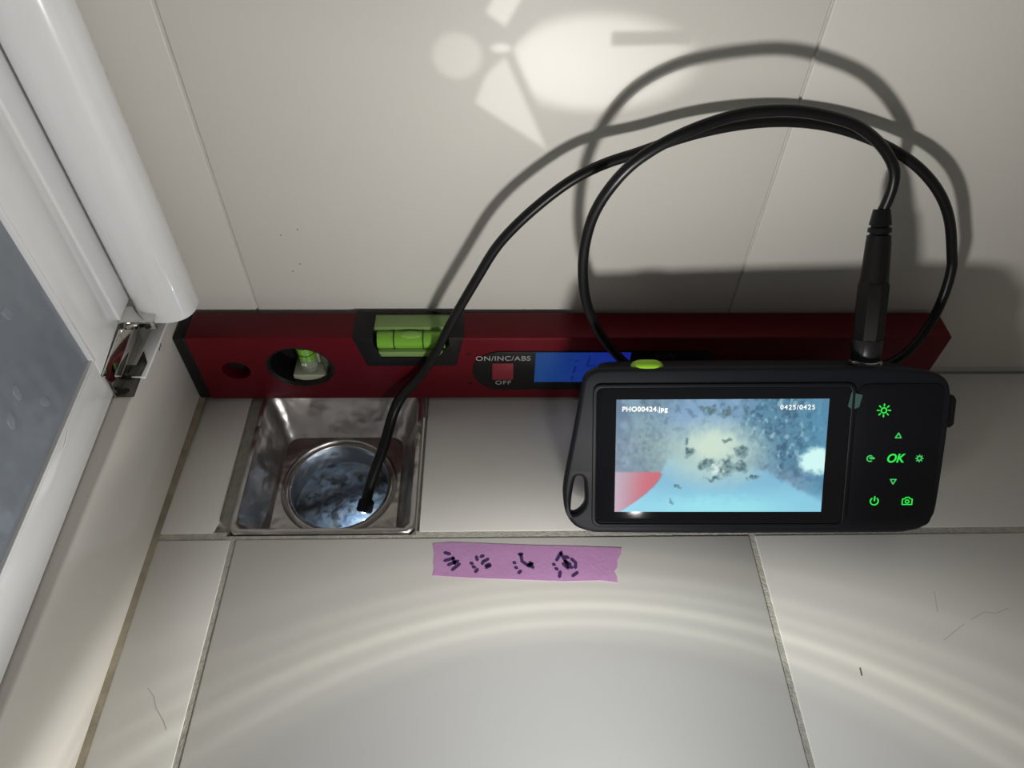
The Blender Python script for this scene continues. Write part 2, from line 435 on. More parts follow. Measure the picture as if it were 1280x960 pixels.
# ------------------------------------------------------------------ low left wall (door curb) and its caulk
curb = obj('wall_left', box(-0.290, -0.1942, -0.62, -0.0005, -0.03, 0.0705, 0.0015, 3), M_CURB)
tag(curb, 'low off-white wall that carries the white door', kind='structure')
tr = obj('trim_1', prism([(-0.1942, -0.0016), (-0.1942, 0.0016), (-0.1928, 0.0007), (-0.1912, -0.0004), (-0.1912, -0.0016)], -0.62, -0.001, 1), M_STAIN)
tag(tr, 'brown-stained caulk line along the foot of the low wall', kind='structure')

# ------------------------------------------------------------------ white framed door above the curb
door = empty('door_1', (-0.2045, -0.080, 0.0)); tag(door, 'white framed door with a frosted blue-grey pane', kind='structure')
door.rotation_euler = (0, 0, math.radians(2.0))
# local: x toward the room (front face at 0), y along the leaf (0 at the stile corner of the pane, minus to the viewer)
zb = 0.0712
H = 0.75
obj('rail', prism([(-0.60, zb), (-0.0012, zb), (-0.0012, 0.0875), (0.0, 0.0985), (-0.60, 0.0985)], -0.026, 0.0, 0, 0.0008), M_DOOR, door)
obj('rail', box(-0.026, 0.0, -0.60, 0.0, H - 0.03, H, 0.0008), M_DOOR, door)
obj('stile', prism([(-0.0012, 0.0875), (0.0345, 0.0910), (0.0345, H), (0.0, H), (0.0, 0.0985)], -0.026, 0.0, 0, 0.0006), M_DOOR, door)
b2 = box(-0.020, 0.0012, 0.0345, 0.0775, 0.0915, H, 0.0011, 3)
obj('stile_cover', b2, M_DOOR, door)
obj('glazing_bead', box(-0.010, 0.0011, -0.0022, 0.0, 0.0985, H - 0.03, 0.0005), M_DOOR, door)
obj('glazing_bead', box(-0.010, 0.0008, -0.60, 0.0, 0.0978, 0.0998, 0.0004), M_DOOR, door)
# frosted pane with embossed drops
pane = obj('frosted_pane', box(-0.010, -0.0014, -0.60, -0.0015, 0.0990, H - 0.03), M_PANE, door, False)
for (y, z) in ((-.078, .139), (-.064, .130), (-.052, .134), (-.112, .128), (-.100, .152), (-.073, .168), (-.030, .160), (-.125, .175), (-.042, .116), (-.135, .112)):
    b2 = bmesh.new(); bmesh.ops.create_uvsphere(b2, u_segments=16, v_segments=8, radius=1)
    rr = random.uniform(.0026, .0036)
    bmesh.ops.scale(b2, vec=(.00045, rr * .8, rr * 1.3), verts=b2.verts)
    bmesh.ops.rotate(b2, matrix=Matrix.Rotation(random.uniform(-.5, .5), 3, 'X'), verts=b2.verts)
    bmesh.ops.translate(b2, vec=(-0.0014, y, z), verts=b2.verts)
    obj('embossed_drop', b2, M_DROP, pane)
hd = obj('scratch', ribbon([(-0.0, 0), (.004, .0002), (.008, .0018)], .0006, 0, .0001), M_DOOR, door)
hd.matrix_local = Matrix.Translation((0.0002, -0.052, 0.0935)) @ Matrix(((0, 0, 1, 0), (1, 0, 0, 0), (0, 1, 0, 0), (0, 0, 0, 1)))
# rounded post
post_pts = []
cx, cy, rx, ry = -0.186, -0.0255, 0.0165, 0.0145
for i in range(40):
    a = 2 * math.pi * i / 40
    c, s = math.cos(a), math.sin(a)
    post_pts.append((cx + rx * math.copysign(abs(c) ** 0.85, c), cy + ry * math.copysign(abs(s) ** 0.85, s)))
dinv = (Matrix.Translation(door.location) @ Matrix.Rotation(math.radians(2.0), 4, 'Z')).inverted()
b2 = prism(post_pts, 0.084, H, 2, 0.0, 1)
bmesh.ops.bevel(b2, geom=[e for e in b2.edges if abs(e.verts[0].co.z - 0.084) < 1e-5 and abs(e.verts[1].co.z - 0.084) < 1e-5],
                offset=0.0015, segments=3, affect='EDGES', profile=0.5)
bmesh.ops.transform(b2, matrix=dinv, verts=b2.verts)
obj('rounded_post', b2, M_DOOR, door)
# thin white plate lying on the curb under the post
b2 = box(-0.1988, -0.1912, -0.0690, -0.0030, 0.0704, 0.0722, 0.0005)
bmesh.ops.transform(b2, matrix=dinv, verts=b2.verts)
obj('corner_plate', b2, M_DOOR, door)
# folded steel pivot bracket
br = empty('pivot_bracket', parent=door)
def brk(name, bmx, m=M_CHROME):
    return obj(name, bmx, m, br)
b2 = prism([(-0.0012, 0.0716), (-0.0012, 0.0872), (0.0300, 0.0900), (0.0400, 0.0840), (0.0415, 0.0775), (0.0400, 0.0716)], 0.0002, 0.0014, 0, 0.0002)
for v in b2.verts: v.co.x += 0.05 * (v.co.y + 0.0012) + 0.13 * (0.0905 - v.co.z) - 0.0012      # leans a little and turns toward the viewer
brk('mirror_plate', b2)
brk('flange', box(0.0002, 0.0190, 0.0340, 0.0460, 0.0905, 0.0925, 0.0005))
brk('flange_lip', box(0.0002, 0.0195, 0.0330, 0.0342, 0.0865, 0.0925, 0.0004))
brk('foot_plate', box(0.0010, 0.0108, -0.0022, 0.0205, 0.0704, 0.0714, 0.0002), M_FOOT)
brk('foot_fold', prism([(0.0060, 0.0110), (0.0116, 0.0110), (0.0124, 0.0210), (0.0080, 0.0300)], 0.0722, 0.0728, 2, 0.0001), M_FOOT)
brk('fold_edge', box(0.0000, 0.0018, -0.0024, -0.0012, 0.0712, 0.0868, 0.0003))
for (x, y) in ((0.0052, 0.0015), (0.0054, 0.0110)):
    b2 = lathe([(0, 0), (0.0019, 0), (0.0019, 0.0002), (0, 0.0002)], 20)
    bmesh.ops.scale(b2, vec=(1.4, 1, 1), verts=b2.verts)
    bmesh.ops.translate(b2, vec=(x, y, 0.07135), verts=b2.verts)
    obj('screw_hole', b2, M_HOLE, br)
b2 = tube([Vector((-0.19415, -0.037, 0.0655)), Vector((-0.1941, -0.0385, 0.0645)), Vector((-0.1941, -0.0405, 0.0650)), Vector((-0.19415, -0.0415, 0.0638))], 0.0003, 6)
bmesh.ops.transform(b2, matrix=dinv, verts=b2.verts)
obj('dirt_fibre', b2, M_DIRT, door)

# ------------------------------------------------------------------ floor drain
drain = empty('floor_drain', (-0.0990, -0.0730, 0.0))
tag(drain, 'square stainless steel floor drain with a round murky opening', 'drain')
def sq(h, z, r, cx=0.0, cy=0.0, n=6):
    out = []                                        # rounded square sampled evenly by direction
    for i in range(96):
        a = 2 * math.pi * (i + 0.5) / 96; c, s = math.cos(a), math.sin(a)
        k = h / max(abs(c), abs(s)); x, y = c * k, s * k
        qx, qy = h - r, h - r
        if abs(x) > qx and abs(y) > qy:             # meet the corner arc
            b_ = abs(c) * qx + abs(s) * qy; d = b_ + math.sqrt(max(0, b_ * b_ - (qx * qx + qy * qy - r * r)))
            x, y = c * d, s * d
        out.append((x + cx, y + cy, z))
    return out
hole_c = (0.0, -0.0045)
loops = [sq(0.0535, -0.004, 0.004), sq(0.0538, -0.0002, 0.004), sq(0.0532, 0.0008, 0.004), sq(0.0520, 0.0012, 0.0045),
         sq(0.0505, 0.0008, 0.005), sq(0.0495, -0.0010, 0.006), sq(0.0485, -0.0040, 0.007), sq(0.0402, -0.0235, 0.008, 0, -.0055), sq(0.0388, -0.0250, 0.008, 0, -.0052)]
bm = bmesh.new(); rings = [[bm.verts.new(p) for p in L] for L in loops]
nn = len(rings[0])
def ang(p): return math.atan2(p[1] - hole_c[1], p[0] - hole_c[0])
for rr, z in ((0.0372, -0.0252), (0.0362, -0.0240), (0.0352, -0.0236), (0.0345, -0.0242), (0.0340, -0.0262), (0.0328, -0.0262), (0.0318, -0.0250), (0.0310, -0.0262), (0.0308, -0.062)):
    rings.append([bm.verts.new((hole_c[0] + rr * math.cos(ang(p)), hole_c[1] + rr * math.sin(ang(p)), z)) for p in loops[-1]])
for a, b_ in zip(rings, rings[1:]):
    for i in range(nn): bm.faces.new((a[i], a[(i + 1) % nn], b_[(i + 1) % nn], b_[i]))
basin = obj('basin', bm, M_STEEL, drain)
# murky filling: displaced grid with debris colours
def grid_color_mesh(name, nx, ny, fn, m, parent):
    vs_, fs, cols = [], [], []
    for j in range(ny + 1):
        for i in range(nx + 1):
            p, c = fn(i / nx, j / ny); vs_.append(p); cols.append(c)
    for j in range(ny):
        for i in range(nx):
            a = j * (nx + 1) + i; fs.append((a, a + 1, a + nx + 2, a + nx + 1))
    me = bpy.data.meshes.new(name); me.from_pydata(vs_, [], fs)
    at = me.color_attributes.new('surface_colour', 'FLOAT_COLOR', 'POINT')
    at.data.foreach_set('color', [q for c in cols for q in (c[0], c[1], c[2], 1.0)])
    return link(name, me, m, parent, True)
def attr_mat(name, rough, emit=False, strength=1.0):
    m = bpy.data.materials.new(name); m.use_nodes = True
    nt = m.node_tree; b = nt.nodes['Principled BSDF']
    a = nt.nodes.new('ShaderNodeAttribute'); a.attribute_name = 'surface_colour'
    b.inputs['Roughness'].default_value = rough
    if emit:
        b.inputs['Base Color'].default_value = (0.01, 0.01, 0.01, 1)
        nt.links.new(a.outputs['Color'], b.inputs['Emission Color']); b.inputs['Emission Strength'].default_value = strength
    else: nt.links.new(a.outputs['Color'], b.inputs['Base Color'])
    return m
def fbm(x, y, z=0.0, o=4): return mnoise.fractal(Vector((x, y, z)), 0.9, 2.1, o)
def sstep(a, b, x):
    t = min(1, max(0, (x - a) / (b - a))); return t * t * (3 - 2 * t)
def mix(a, b, t): return tuple(a[i] * (1 - t) + b[i] * t for i in range(3))
def sludge(u, v):
    a = u * 2 * math.pi; rr = v * 0.0309
    x = hole_c[0] + rr * math.cos(a); y = hole_c[1] + rr * math.sin(a)
    h = fbm(x * 90, y * 90, 3.3)
    h2 = fbm(x * 130, y * 130, 8.1)
    z = -0.0440 + 0.0018 * h + 0.0007 * h2
    col = (0.27, 0.34, 0.42)
    up = sstep(-0.2, 0.55, (y - hole_c[1]) / 0.031 + 0.6 * h)
    col = mix(col, (0.035, 0.038, 0.042), sstep(0.05, 0.35, h2) * 0.8)
    col = mix(col, (0.36, 0.37, 0.36), sstep(0.15, 0.5, fbm(x * 120 + 9, y * 120, 1.0)) * 0.8)
    band = math.exp(-(((y - hole_c[1]) * 0.8 + (x * -0.35) - 0.004) / 0.0055) ** 2)
    col = mix(col, (0.022, 0.024, 0.027), min(1, band * 0.95))
    return (x, y, z), col
sl = grid_color_mesh('murky_filling', 110, 46, sludge, attr_mat('murky_filling', 0.45), drain)
tag(sl, kind='stuff')

# ------------------------------------------------------------------ spirit level
level = empty('spirit_level', (0.0, -0.0144, 0.0))
tag(level, 'dark red digital spirit level lying along the foot of the tiled wall', 'spirit level')
LY0, LY1, LH = -0.0113, 0.0113, 0.058
def boolean(target, cutters):
    for c in cutters:
        mod = target.modifiers.new('cut', 'BOOLEAN'); mod.operation = 'DIFFERENCE'; mod.solver = 'EXACT'; mod.object = c
    bpy.context.view_layer.update()
    me = bpy.data.meshes.new_from_object(target.evaluated_get(bpy.context.evaluated_depsgraph_get()))
    target.modifiers.clear(); old = target.data; target.data = me; bpy.data.meshes.remove(old)
    for c in cutters: bpy.data.objects.remove(c)
    me.polygons.foreach_set('use_smooth', [True] * len(me.polygons)); me.set_sharp_from_angle(angle=math.radians(30))
body = obj('level_body', box(-0.1865, 0.2868, LY0, LY1, 0.0, LH, 0.0013, 3), M_RED, level)
def circ(cx, cz, rx, rz, n=40): return [(cx + rx * math.cos(2 * math.pi * i / n), cz + rz * math.sin(2 * math.pi * i / n)) for i in range(n)]
cut1 = obj('c1', prism([(-0.0845, 0.07), (-0.0845, 0.0555), (-0.0785, 0.0342), (-0.0229, 0.0342), (-0.0180, 0.0555), (-0.0180, 0.07)], -0.03, 0.03, 1), M_RED)
cut2 = obj('c2', prism(circ(-0.1215, 0.0312, 0.0212, 0.0182), -0.03, 0.03, 1), M_RED)
cut3 = obj('c3', prism(circ(-0.1627, 0.0285, 0.0090, 0.0078), -0.03, 0.03, 1), M_RED)
cut4 = obj('c4', box(-0.14, 0.24, -0.0085, 0.0085, -0.01, 0.010), M_RED)
for c in (cut1, cut2, cut3, cut4): c.location = level.location
boolean(body, [cut1, cut2, cut3, cut4])
obj('end_cap', box(-0.1940, -0.1862, LY0 + 0.0004, LY1 - 0.0004, 0.0006, LH - 0.0008, 0.0015, 3), M_BLACK, level)
# black plug whose colour stands in for the shade inside the round hole
obj('hole_shade_plug', prism(circ(-0.1627, 0.0285, 0.0089, 0.0077), -0.0035, 0.0105, 1), M_HOLE, level)
# horizontal vial window on the top edge
hous = obj('vial_housing', prism([(-0.0852, 0.0586), (-0.0843, 0.0553), (-0.0790, 0.0340), (-0.0770, 0.0330), (-0.0245, 0.0330), (-0.0222, 0.0345), (-0.0184, 0.0553), (-0.0172, 0.0586)],
                                LY0 - 0.0006, LY1 + 0.0004, 1, 0.0004), M_BLACK, level)
cut = obj('c5', prism([(-0.0728, 0.07), (-0.0728, 0.0520), (-0.0690, 0.0410), (-0.0337, 0.0410), (-0.0262, 0.0520), (-0.0262, 0.07)], -0.03, 0.0095, 1), M_BLACK)
cut.location = level.location
boolean(hous, [cut])
obj('green_block', prism([(-0.0728, 0.0500), (-0.0690, 0.0413), (-0.0337, 0.0413), (-0.0262, 0.0520), (-0.0262, 0.0580), (-0.0728, 0.0580)], -0.0020, 0.0094, 1, 0.0003), M_VIALG, level)
obj('green_block_foot', prism([(-0.0700, 0.0422), (-0.0690, 0.0411), (-0.0337, 0.0411), (-0.0300, 0.0455), (-0.0722, 0.0455)], -0.0112, -0.0020, 1, 0.0003), M_VIALG, level)
mx_ = Matrix.Translation((0, -0.0052, 0.0505)) @ Matrix.Rotation(math.radians(90), 4, 'Y')
vial = obj('horizontal_vial', lathe([(0, -0.0708), (0.0055, -0.0708), (0.0055, -0.0290), (0, -0.0290)], 32, mx_), M_VIAL, level)
for x in (-0.0605, -0.0425):
    b2 = tube([Vector((x, -0.0052 + 0.0058 * math.cos(a), 0.0505 + 0.0058 * math.sin(a))) for a in [2 * math.pi * i / 32 for i in range(33)]], 0.00035, 6, False)
    obj('vial_line', b2, M_LINE, vial)
b2 = bmesh.new(); bmesh.ops.create_uvsphere(b2, u_segments=20, v_segments=12, radius=1)
bmesh.ops.scale(b2, vec=(0.0072, 0.0030, 0.0016), verts=b2.verts); bmesh.ops.translate(b2, vec=(-0.0498, -0.0058, 0.0553), verts=b2.verts)
obj('air_bubble', b2, mat('vial_bubble', (0.24, 0.45, 0.09, 1), 0.05, coat=0.6), vial)
# round vertical-vial window
obj('window_ring', (lambda: (lambda bmx: (bmesh.ops.transform(bmx, matrix=Matrix.Translation((-0.1215, 0, 0.0312)) @ Matrix.Rotation(math.radians(90), 4, 'X') @ Matrix.Diagonal((1.0, 0.86, 1, 1)), verts=bmx.verts), bmx)[1])(
    lathe([(0.0206, -0.0105), (0.0211, -0.0105), (0.0213, 0.0113), (0.0205, 0.0115), (0.0190, 0.0100), (0.0188, -0.0105), (0.0206, -0.0105)], 48)))(), M_BLACK, level)
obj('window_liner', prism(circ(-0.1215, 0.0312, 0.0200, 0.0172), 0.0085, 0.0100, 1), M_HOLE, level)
obj('pale_block', prism([(-0.1290, 0.0480), (-0.1090, 0.0480), (-0.1075, 0.0205), (-0.1250, 0.0205)], 0.0030, 0.0084, 1, 0.0003), M_PALE, level)
obj('vial_seat', prism([(-0.1290, 0.0165), (-0.1215, 0.0142), (-0.1120, 0.0150), (-0.1050, 0.0185), (-0.1050, 0.0200), (-0.1290, 0.0200)], -0.0075, 0.0080, 1, 0.0002), M_PALE, level)
vv = obj('upright_vial', lathe([(0, 0.0225), (0.0045, 0.0225), (0.0056, 0.0245), (0.0056, 0.0465), (0, 0.0465)], 28, Matrix.Translation((-0.1180, -0.0030, 0))), M_VIALC, level)
obj('vial_fluid', lathe([(0, 0.0335), (0.0057, 0.0335), (0.0057, 0.0475), (0, 0.0475)], 28, Matrix.Translation((-0.1180, -0.0030, 0))), M_VIAL, vv)
for z in (0.0385, 0.0450):
    b2 = tube([Vector((-0.1180 + 0.0058 * math.cos(a), -0.0030 + 0.0058 * math.sin(a), z)) for a in [2 * math.pi * i / 32 for i in range(33)]], 0.0003, 6, False)
    obj('vial_line', b2, M_LINE, vv)
obj('vial_shield', prism([(-0.1095, 0.0215), (-0.1010, 0.0240), (-0.1020, 0.0420), (-0.1085, 0.0450)], -0.0040, 0.0070, 1, 0.0004), mat('smoky_acrylic', (0.10, 0.105, 0.09, 1), 0.12), level)
# electronic panel
P0 = LY0
pill = [(0.006 + 0.0185 * math.cos(a), 0.0279 + 0.0183 * math.sin(a)) for a in [math.pi / 2 + math.pi * i / 16 for i in range(17)]] + \
       [(0.135, 0.0096), (0.1405, 0.013), (0.1405, 0.043), (0.135, 0.0462)]
obj('control_panel', prism(pill, P0 - 0.0008, P0 + 0.001, 1, 0.0003), M_BLACK, level)
obj('power_button', prism(rrect(0.0001, 0.0137, 0.0206, 0.0362, 0.0008, 3), P0 - 0.0016, P0 - 0.0006, 1, 0.0003), M_REDB, level)
def wall_text_matrix(x, z, y=P0 - 0.0009):
    return Matrix.Translation((x, y, z)) @ Matrix.Rotation(math.radians(90), 4, 'X')
text_mesh('button_lettering', 'ON/INC/ABS', 0.0060, M_PRINT, level, wall_text_matrix(0.0070, 0.0402), sx=1.0, space=1.05)
text_mesh('button_lettering', 'OFF', 0.0054, M_PRINT, level, wall_text_matrix(0.0072, 0.0170), sx=1.05, space=1.1)
text_mesh('panel_lettering', 'kolla', 0.0070, M_PRINTD, level, wall_text_matrix(0.1100, 0.0420))
M_LCD = bpy.data.materials.new('blue_backlit_display'); M_LCD.use_nodes = True
nt = M_LCD.node_tree; b = nt.nodes['Principled BSDF']; b.inputs['Roughness'].default_value = 0.25
b.inputs['Base Color'].default_value = (0.01, 0.02, 0.05, 1)
tc = nt.nodes.new('ShaderNodeTexCoord'); sp = nt.nodes.new('ShaderNodeSeparateXYZ'); nt.links.new(tc.outputs['Generated'], sp.inputs[0])
rp = nt.nodes.new('ShaderNodeValToRGB'); rp.color_ramp.elements[0].color = rgb(9, 54, 108); rp.color_ramp.elements[1].color = rgb(16, 28, 128)
nt.links.new(sp.outputs[0], rp.inputs[0]); nt.links.new(rp.outputs[0], b.inputs['Emission Color']); b.inputs['Emission Strength'].default_value = 1.0
lcd = obj('blue_display', box(0.0274, 0.0872, P0 - 0.0012, P0 - 0.0004, 0.0180, 0.0457), M_LCD, level, False)
M_SEG = mat('display_segment', (0.005, 0.01, 0.06, 1), 0.4, emit=rgb(8, 26, 96), emit_str=1.0)
def seg(x, z, w, h, sl=0.12):
    def q(px, pz): return (x + px + pz * sl, z + pz)
    obj('display_segment', prism([q(0, 0), q(w, 0), q(w, h), q(0, h)], P0 - 0.00135, P0 - 0.0011, 1), M_SEG, lcd, False)
seg(0.0510, 0.0200, 0.0014, 0.0040); seg(0.0517, 0.0270, 0.0016, 0.0062)          # a one and its point
seg(0.0525, 0.0380, 0.0030, 0.0010)
seg(0.0600, 0.0330, 0.0080, 0.0011); seg(0.0665, 0.0225, 0.0014, 0.0100); seg(0.0600, 0.0345, 0.0013, 0.0085); seg(0.0580, 0.0200, 0.0070, 0.0010)
for z in (0.0435, 0.0155):
    obj('panel_mark', prism([(-0.0165, z - 0.0008), (-0.0130, z - 0.0008), (-0.0138, z + 0.0010)], P0 - 0.0002, P0 + 0.0003, 1), M_BLACK, level, False)

# ------------------------------------------------------------------ handheld inspection camera
DM = Matrix(((0.99840199, -0.01354033, -0.05486455), (-0.03496438, 0.61471291, -0.78797559), (0.0443954, 0.7886347, 0.61325717))).to_4x4()
DM.translation = (0.12341, -0.11204, 0.05452)
dev = empty('inspection_camera')
dev.matrix_world = DM
tag(dev, 'black handheld inspection camera with a lit screen leaning beside the red level', 'camera')
mm = lambda pts: [(x / 1000, y / 1000) for x, y in pts]
def catmull(pts, n=5):
    out = []; N = len(pts)
    for i in range(N):
        p0, p1, p2, p3 = (Vector(pts[(i + k) % N]) for k in (-1, 0, 1, 2))
        for k in range(n):
            t = k / n
            q = 0.5 * ((2 * p1) + (p2 - p0) * t + (2 * p0 - 5 * p1 + 4 * p2 - p3) * t * t + (-p0 + 3 * p1 - 3 * p2 + p3) * t ** 3)
            out.append((q.x, q.y))
    return out
case_pts = [(-74.8, 39), (-73.2, 44.2), (-68.5, 47.8), (-60, 48.6), (-20, 48.8), (30, 48.8), (80, 48.2), (102, 46.9), (112, 45), (118, 41), (120.6, 34),
            (121.2, 20), (120.6, -5), (119.6, -28), (118.2, -35.5), (113.5, -41.5), (106, -44), (90, -45), (0, -45.4), (-60, -45), (-70, -44.2), (-78, -41),
            (-83, -34), (-84.8, -24), (-84.2, -14), (-81.2, 2), (-77.6, 22)]
slot = [(-76.4, -11.8), (-78.4, -14.0), (-80.0, -24), (-80.4, -32.4), (-78.6, -33.6), (-75.5, -31.8), (-72.8, -27.5), (-72.8, -20), (-73.6, -13.2)]
outline = mm(catmull(case_pts))
curve_plate('rubber_case', outline, [mm(catmull(slot, 3))], -0.0095, -0.0008, 0.0024, M_CASE, dev, 4)
back_pts = [(-66.5, 38), (-64, 44), (-58, 47), (-20, 47.6), (30, 47.6), (80, 47), (101, 45.8), (111, 43.8), (116.5, 40), (119, 33.4),
            (119.6, 20), (119, -5), (118, -27.5), (116.6, -34.8), (112.3, -40.4), (105.5, -42.8), (90, -43.8), (0, -44.2), (-58, -43.8), (-65, -41), (-67.5, -34), (-67.5, 0)]
curve_plate('back_shell', mm(catmull(back_pts)), [], -0.0335, -0.0090, 0.0035, M_CASE, dev, 4)
curve_plate('screen_lip', rrect(-0.0690, 0.0700, -0.0408, 0.0402, 0.0045, 5), [rrect(-0.0668, 0.0680, -0.0388, 0.0382, 0.0032, 5)], -0.0020, 0.0005, 0.0005, M_CASE, dev, 2)
curve_plate('screen_glass', rrect(-0.0667, 0.0679, -0.0387, 0.0381, 0.0032, 5), [], -0.0020, 0.0, 0.0002, M_GLASS, dev, 1)
curve_plate('keypad', rrect(0.0715, 0.1165, -0.0405, 0.0395, 0.005, 6), [], -0.0020, -0.0002, 0.0003, M_KEYPAD, dev, 1)
# picture on the screen (a real, flat, lit picture)
SW, SH = 0.1129, 0.0636
def ell(x, y, cx, cy, rx, ry, s=0.35):
    d = math.hypot((x - cx) / rx, (y - cy) / ry); return 1 - sstep(1 - s, 1 + s, d)
def picture(u, v):
    x = 48 + u * 1155; y = 40 + (1 - v) * 617                      # picture layout units
    n1 = fbm(x / 130, y / 130, 1.5); n2 = fbm(x / 45, y / 45, 4.0); n3 = fbm(x / 24, y / 24, 7.0, 4)
    wx = x + 22 * n2 + 10 * n3; wy = y + 20 * fbm(x / 50 + 9, y / 50, 2.0) + 9 * n3
    c = (96, 124, 148)
    c = mix(c, (128, 158, 182), sstep(-.2, .5, n1))
    c = mix(c, (146, 174, 174), ell(wx, wy, 270, 270, 130, 220, .6) * (0.65 + 0.5 * n2 + .3 * n3))
    c = mix(c, (140, 178, 214), ell(wx, wy, 620, 130, 330, 110, .7) * 0.8)
    c = mix(c, (70, 96, 122), sstep(.1, .6, n2) * 0.45 * (1 - ell(x, y, 590, 300, 190, 120)))
    right = ell(wx, wy, 960, 200, 230, 230, .35)
    c = mix(c, (92, 140, 168), right * 0.9)
    c = mix(c, (60, 96, 120), right * sstep(-.25, .6, .6 * n3 + .7 * n2) * 0.8)
    c = mix(c, (158, 196, 206), right * sstep(.25, .6, fbm(x / 30 + 5, y / 44, 3.0, 4)) * 0.75)
    c = mix(c, (84, 150, 184), sstep(980, 1200, x) * 0.6)
    # pale fan opening downwards
    left_edge = 300 + (y - 440) * -0.62 if y > 440 else 300 + (440 - y) * 0.45
    if y > 440: left_edge = 310 - 230 * ((y - 440) / 215) ** 1.5
    fan = sstep(left_edge - 8, left_edge + 14, x) * sstep(330, 400, y + (x - 420) * -0.12 + 8 * n2) * (1 - sstep(0, 60, (x - 860) * 0.9 - (y - 430) * 1.6 + 18 * n2))
    c = mix(c, mix((134, 192, 222), (152, 226, 244), sstep(450, 660, y)), fan * 0.95)
    low = sstep(500, 640, y + 14 * n2) * sstep(left_edge - 8, left_edge + 14, x)
    c = mix(c, (142, 208, 232), low * 0.9)
    c = mix(c, (164, 240, 248), ell(wx, wy, 620, 640, 330, 60, .7) * .7)
    c = mix(c, (186, 214, 210), ell(wx, wy, 590, 330, 270, 165, .5) * .9)
    c = mix(c, (212, 232, 214), ell(wx, wy, 590, 290, 125, 80, .6) * .95)
    # dark pits
    for cx_, cy_, rx_, ry_ in ((455, 328, 30, 26), (440, 262, 14, 20), (560, 388, 44, 30), (668, 408, 36, 52), (740, 326, 34, 36), (745, 405, 40, 26),
                               (655, 268, 22, 14), (822, 466, 34, 14), (565, 102, 34, 18), (648, 112, 36, 20), (750, 105, 16, 20), (590, 470, 50, 12), (410, 520, 22, 9), (355, 602, 12, 8)):
        c = mix(c, (88, 118, 124), ell(wx, wy, cx_, cy_, rx_, ry_, .45) * (0.55 + .5 * sstep(-.3, .4, n3)))
    c = mix(c, (232, 246, 236), ell(wx, wy, 608, 420, 26, 22, .5) * .8)
    c = mix(c, (215, 255, 252), ell(wx, wy, 1150, 375, 88, 72, .30))
    # red corner
    if x < left_edge + 10:
        k = sstep(425, 442, y) * (1 - sstep(left_edge - 8, left_edge + 4, x))
        c = mix(c, mix((176, 150, 170), (204, 106, 120), sstep(60, 260, x - (y - 440) * -0.15)), k)
    return ((u - .5) * SW, (v - .5) * SH, 0.00012), tuple(lin(min(255, max(0, q))) for q in c)
scr = grid_color_mesh('screen_picture', 300, 170, picture, attr_mat('screen_picture', 0.3, True, 0.92), dev)
def dT(x, y, z=0.00016): return Matrix.Translation((x / 1000, y / 1000, z))
text_mesh('screen_lettering', 'PHO00424.jpg', 0.0037, M_OSD, scr, dT(-41.2, 26.4), 0.00004, space=1.12, offset=0.00009)
text_mesh('screen_lettering', '0425/0425', 0.0037, M_OSD, scr, dT(40.0, 27.1), 0.00004, space=1.18, offset=0.00002)
# keypad symbols
Z0, Z1 = -0.0002, 0.0001
def icon(name, bmx, m=M_GLOW): return obj(name, bmx, m, dev, False)
def sun(cx, cy, ro, ri, l0, l1, w, n=8):
    bmx = ring2d(cx, cy, ro, ri, Z0, Z1)
    for k in range(n):
        a = 2 * math.pi * k / n
        ribbon([(cx + l0 * math.cos(a), cy + l0 * math.sin(a)), (cx + l1 * math.cos(a), cy + l1 * math.sin(a))], w, Z0, Z1, bmx)
    return bmx
def tri(cx, cy, s, up):
    P = [(cx - s, cy - up * s * .75), (cx + s, cy - up * s * .75), (cx, cy + up * s)]
    bmx = bmesh.new()
    for i in range(3): ribbon([P[i], P[(i + 1) % 3]], 0.00055, Z0, Z1, bmx)
    return bmx
icon('brightness_symbol', sun(.0856, .0252, .0017, .0011, .0024, .0035, .0006))
icon('arrow_symbol', tri(.0945, .0112, .0015, 1), M_GLOWD)
icon('arrow_symbol', tri(.0940, -.0145, .0015, -1), M_GLOWD)
icon('gear_symbol', sun(.1068, -.0015, .0013, .0008, .0013, .0019, .0006), M_GLOWD)
bmx = ring2d(.0806, -.0015, .0019, .0013, Z0, Z1, 50, 310)
ribbon([(.0806, -.0013), (.0826, -.0013)], .0012, Z0, Z1, bmx)
icon('rotate_symbol', bmx, M_GLOWD)
bmx = ring2d(.0849, -.0258, .0024, .0018, Z0, Z1, 125, 415)
ribbon([(.0849, -.0256), (.0850, -.0232)], .0007, Z0, Z1, bmx)
icon('power_symbol', bmx)
bmx = bmesh.new()
P = [(.1000, -.0277), (.1052, -.0277), (.1052, -.0246), (.1040, -.0244), (.1035, -.0236), (.1018, -.0236), (.1012, -.0244), (.1000, -.0246)]
for i in range(8): ribbon([P[i], P[(i + 1) % 8]], .0005, Z0, Z1, bmx)
ring2d(.1026, -.0260, .0012, .0007, Z0, Z1, bm=bmx)
icon('camera_symbol', bmx)
text_mesh('confirm_lettering', 'OK', 0.0068, M_GLOW, dev, dT(93.8, -1.6, 0.0), 0.0001, shear=0.22, offset=0.00012, sx=0.92)
icon('key_ring', ring2d(.0938, -.0015, .0068, .0064, -.0003, .00005, n=40), M_CASE)
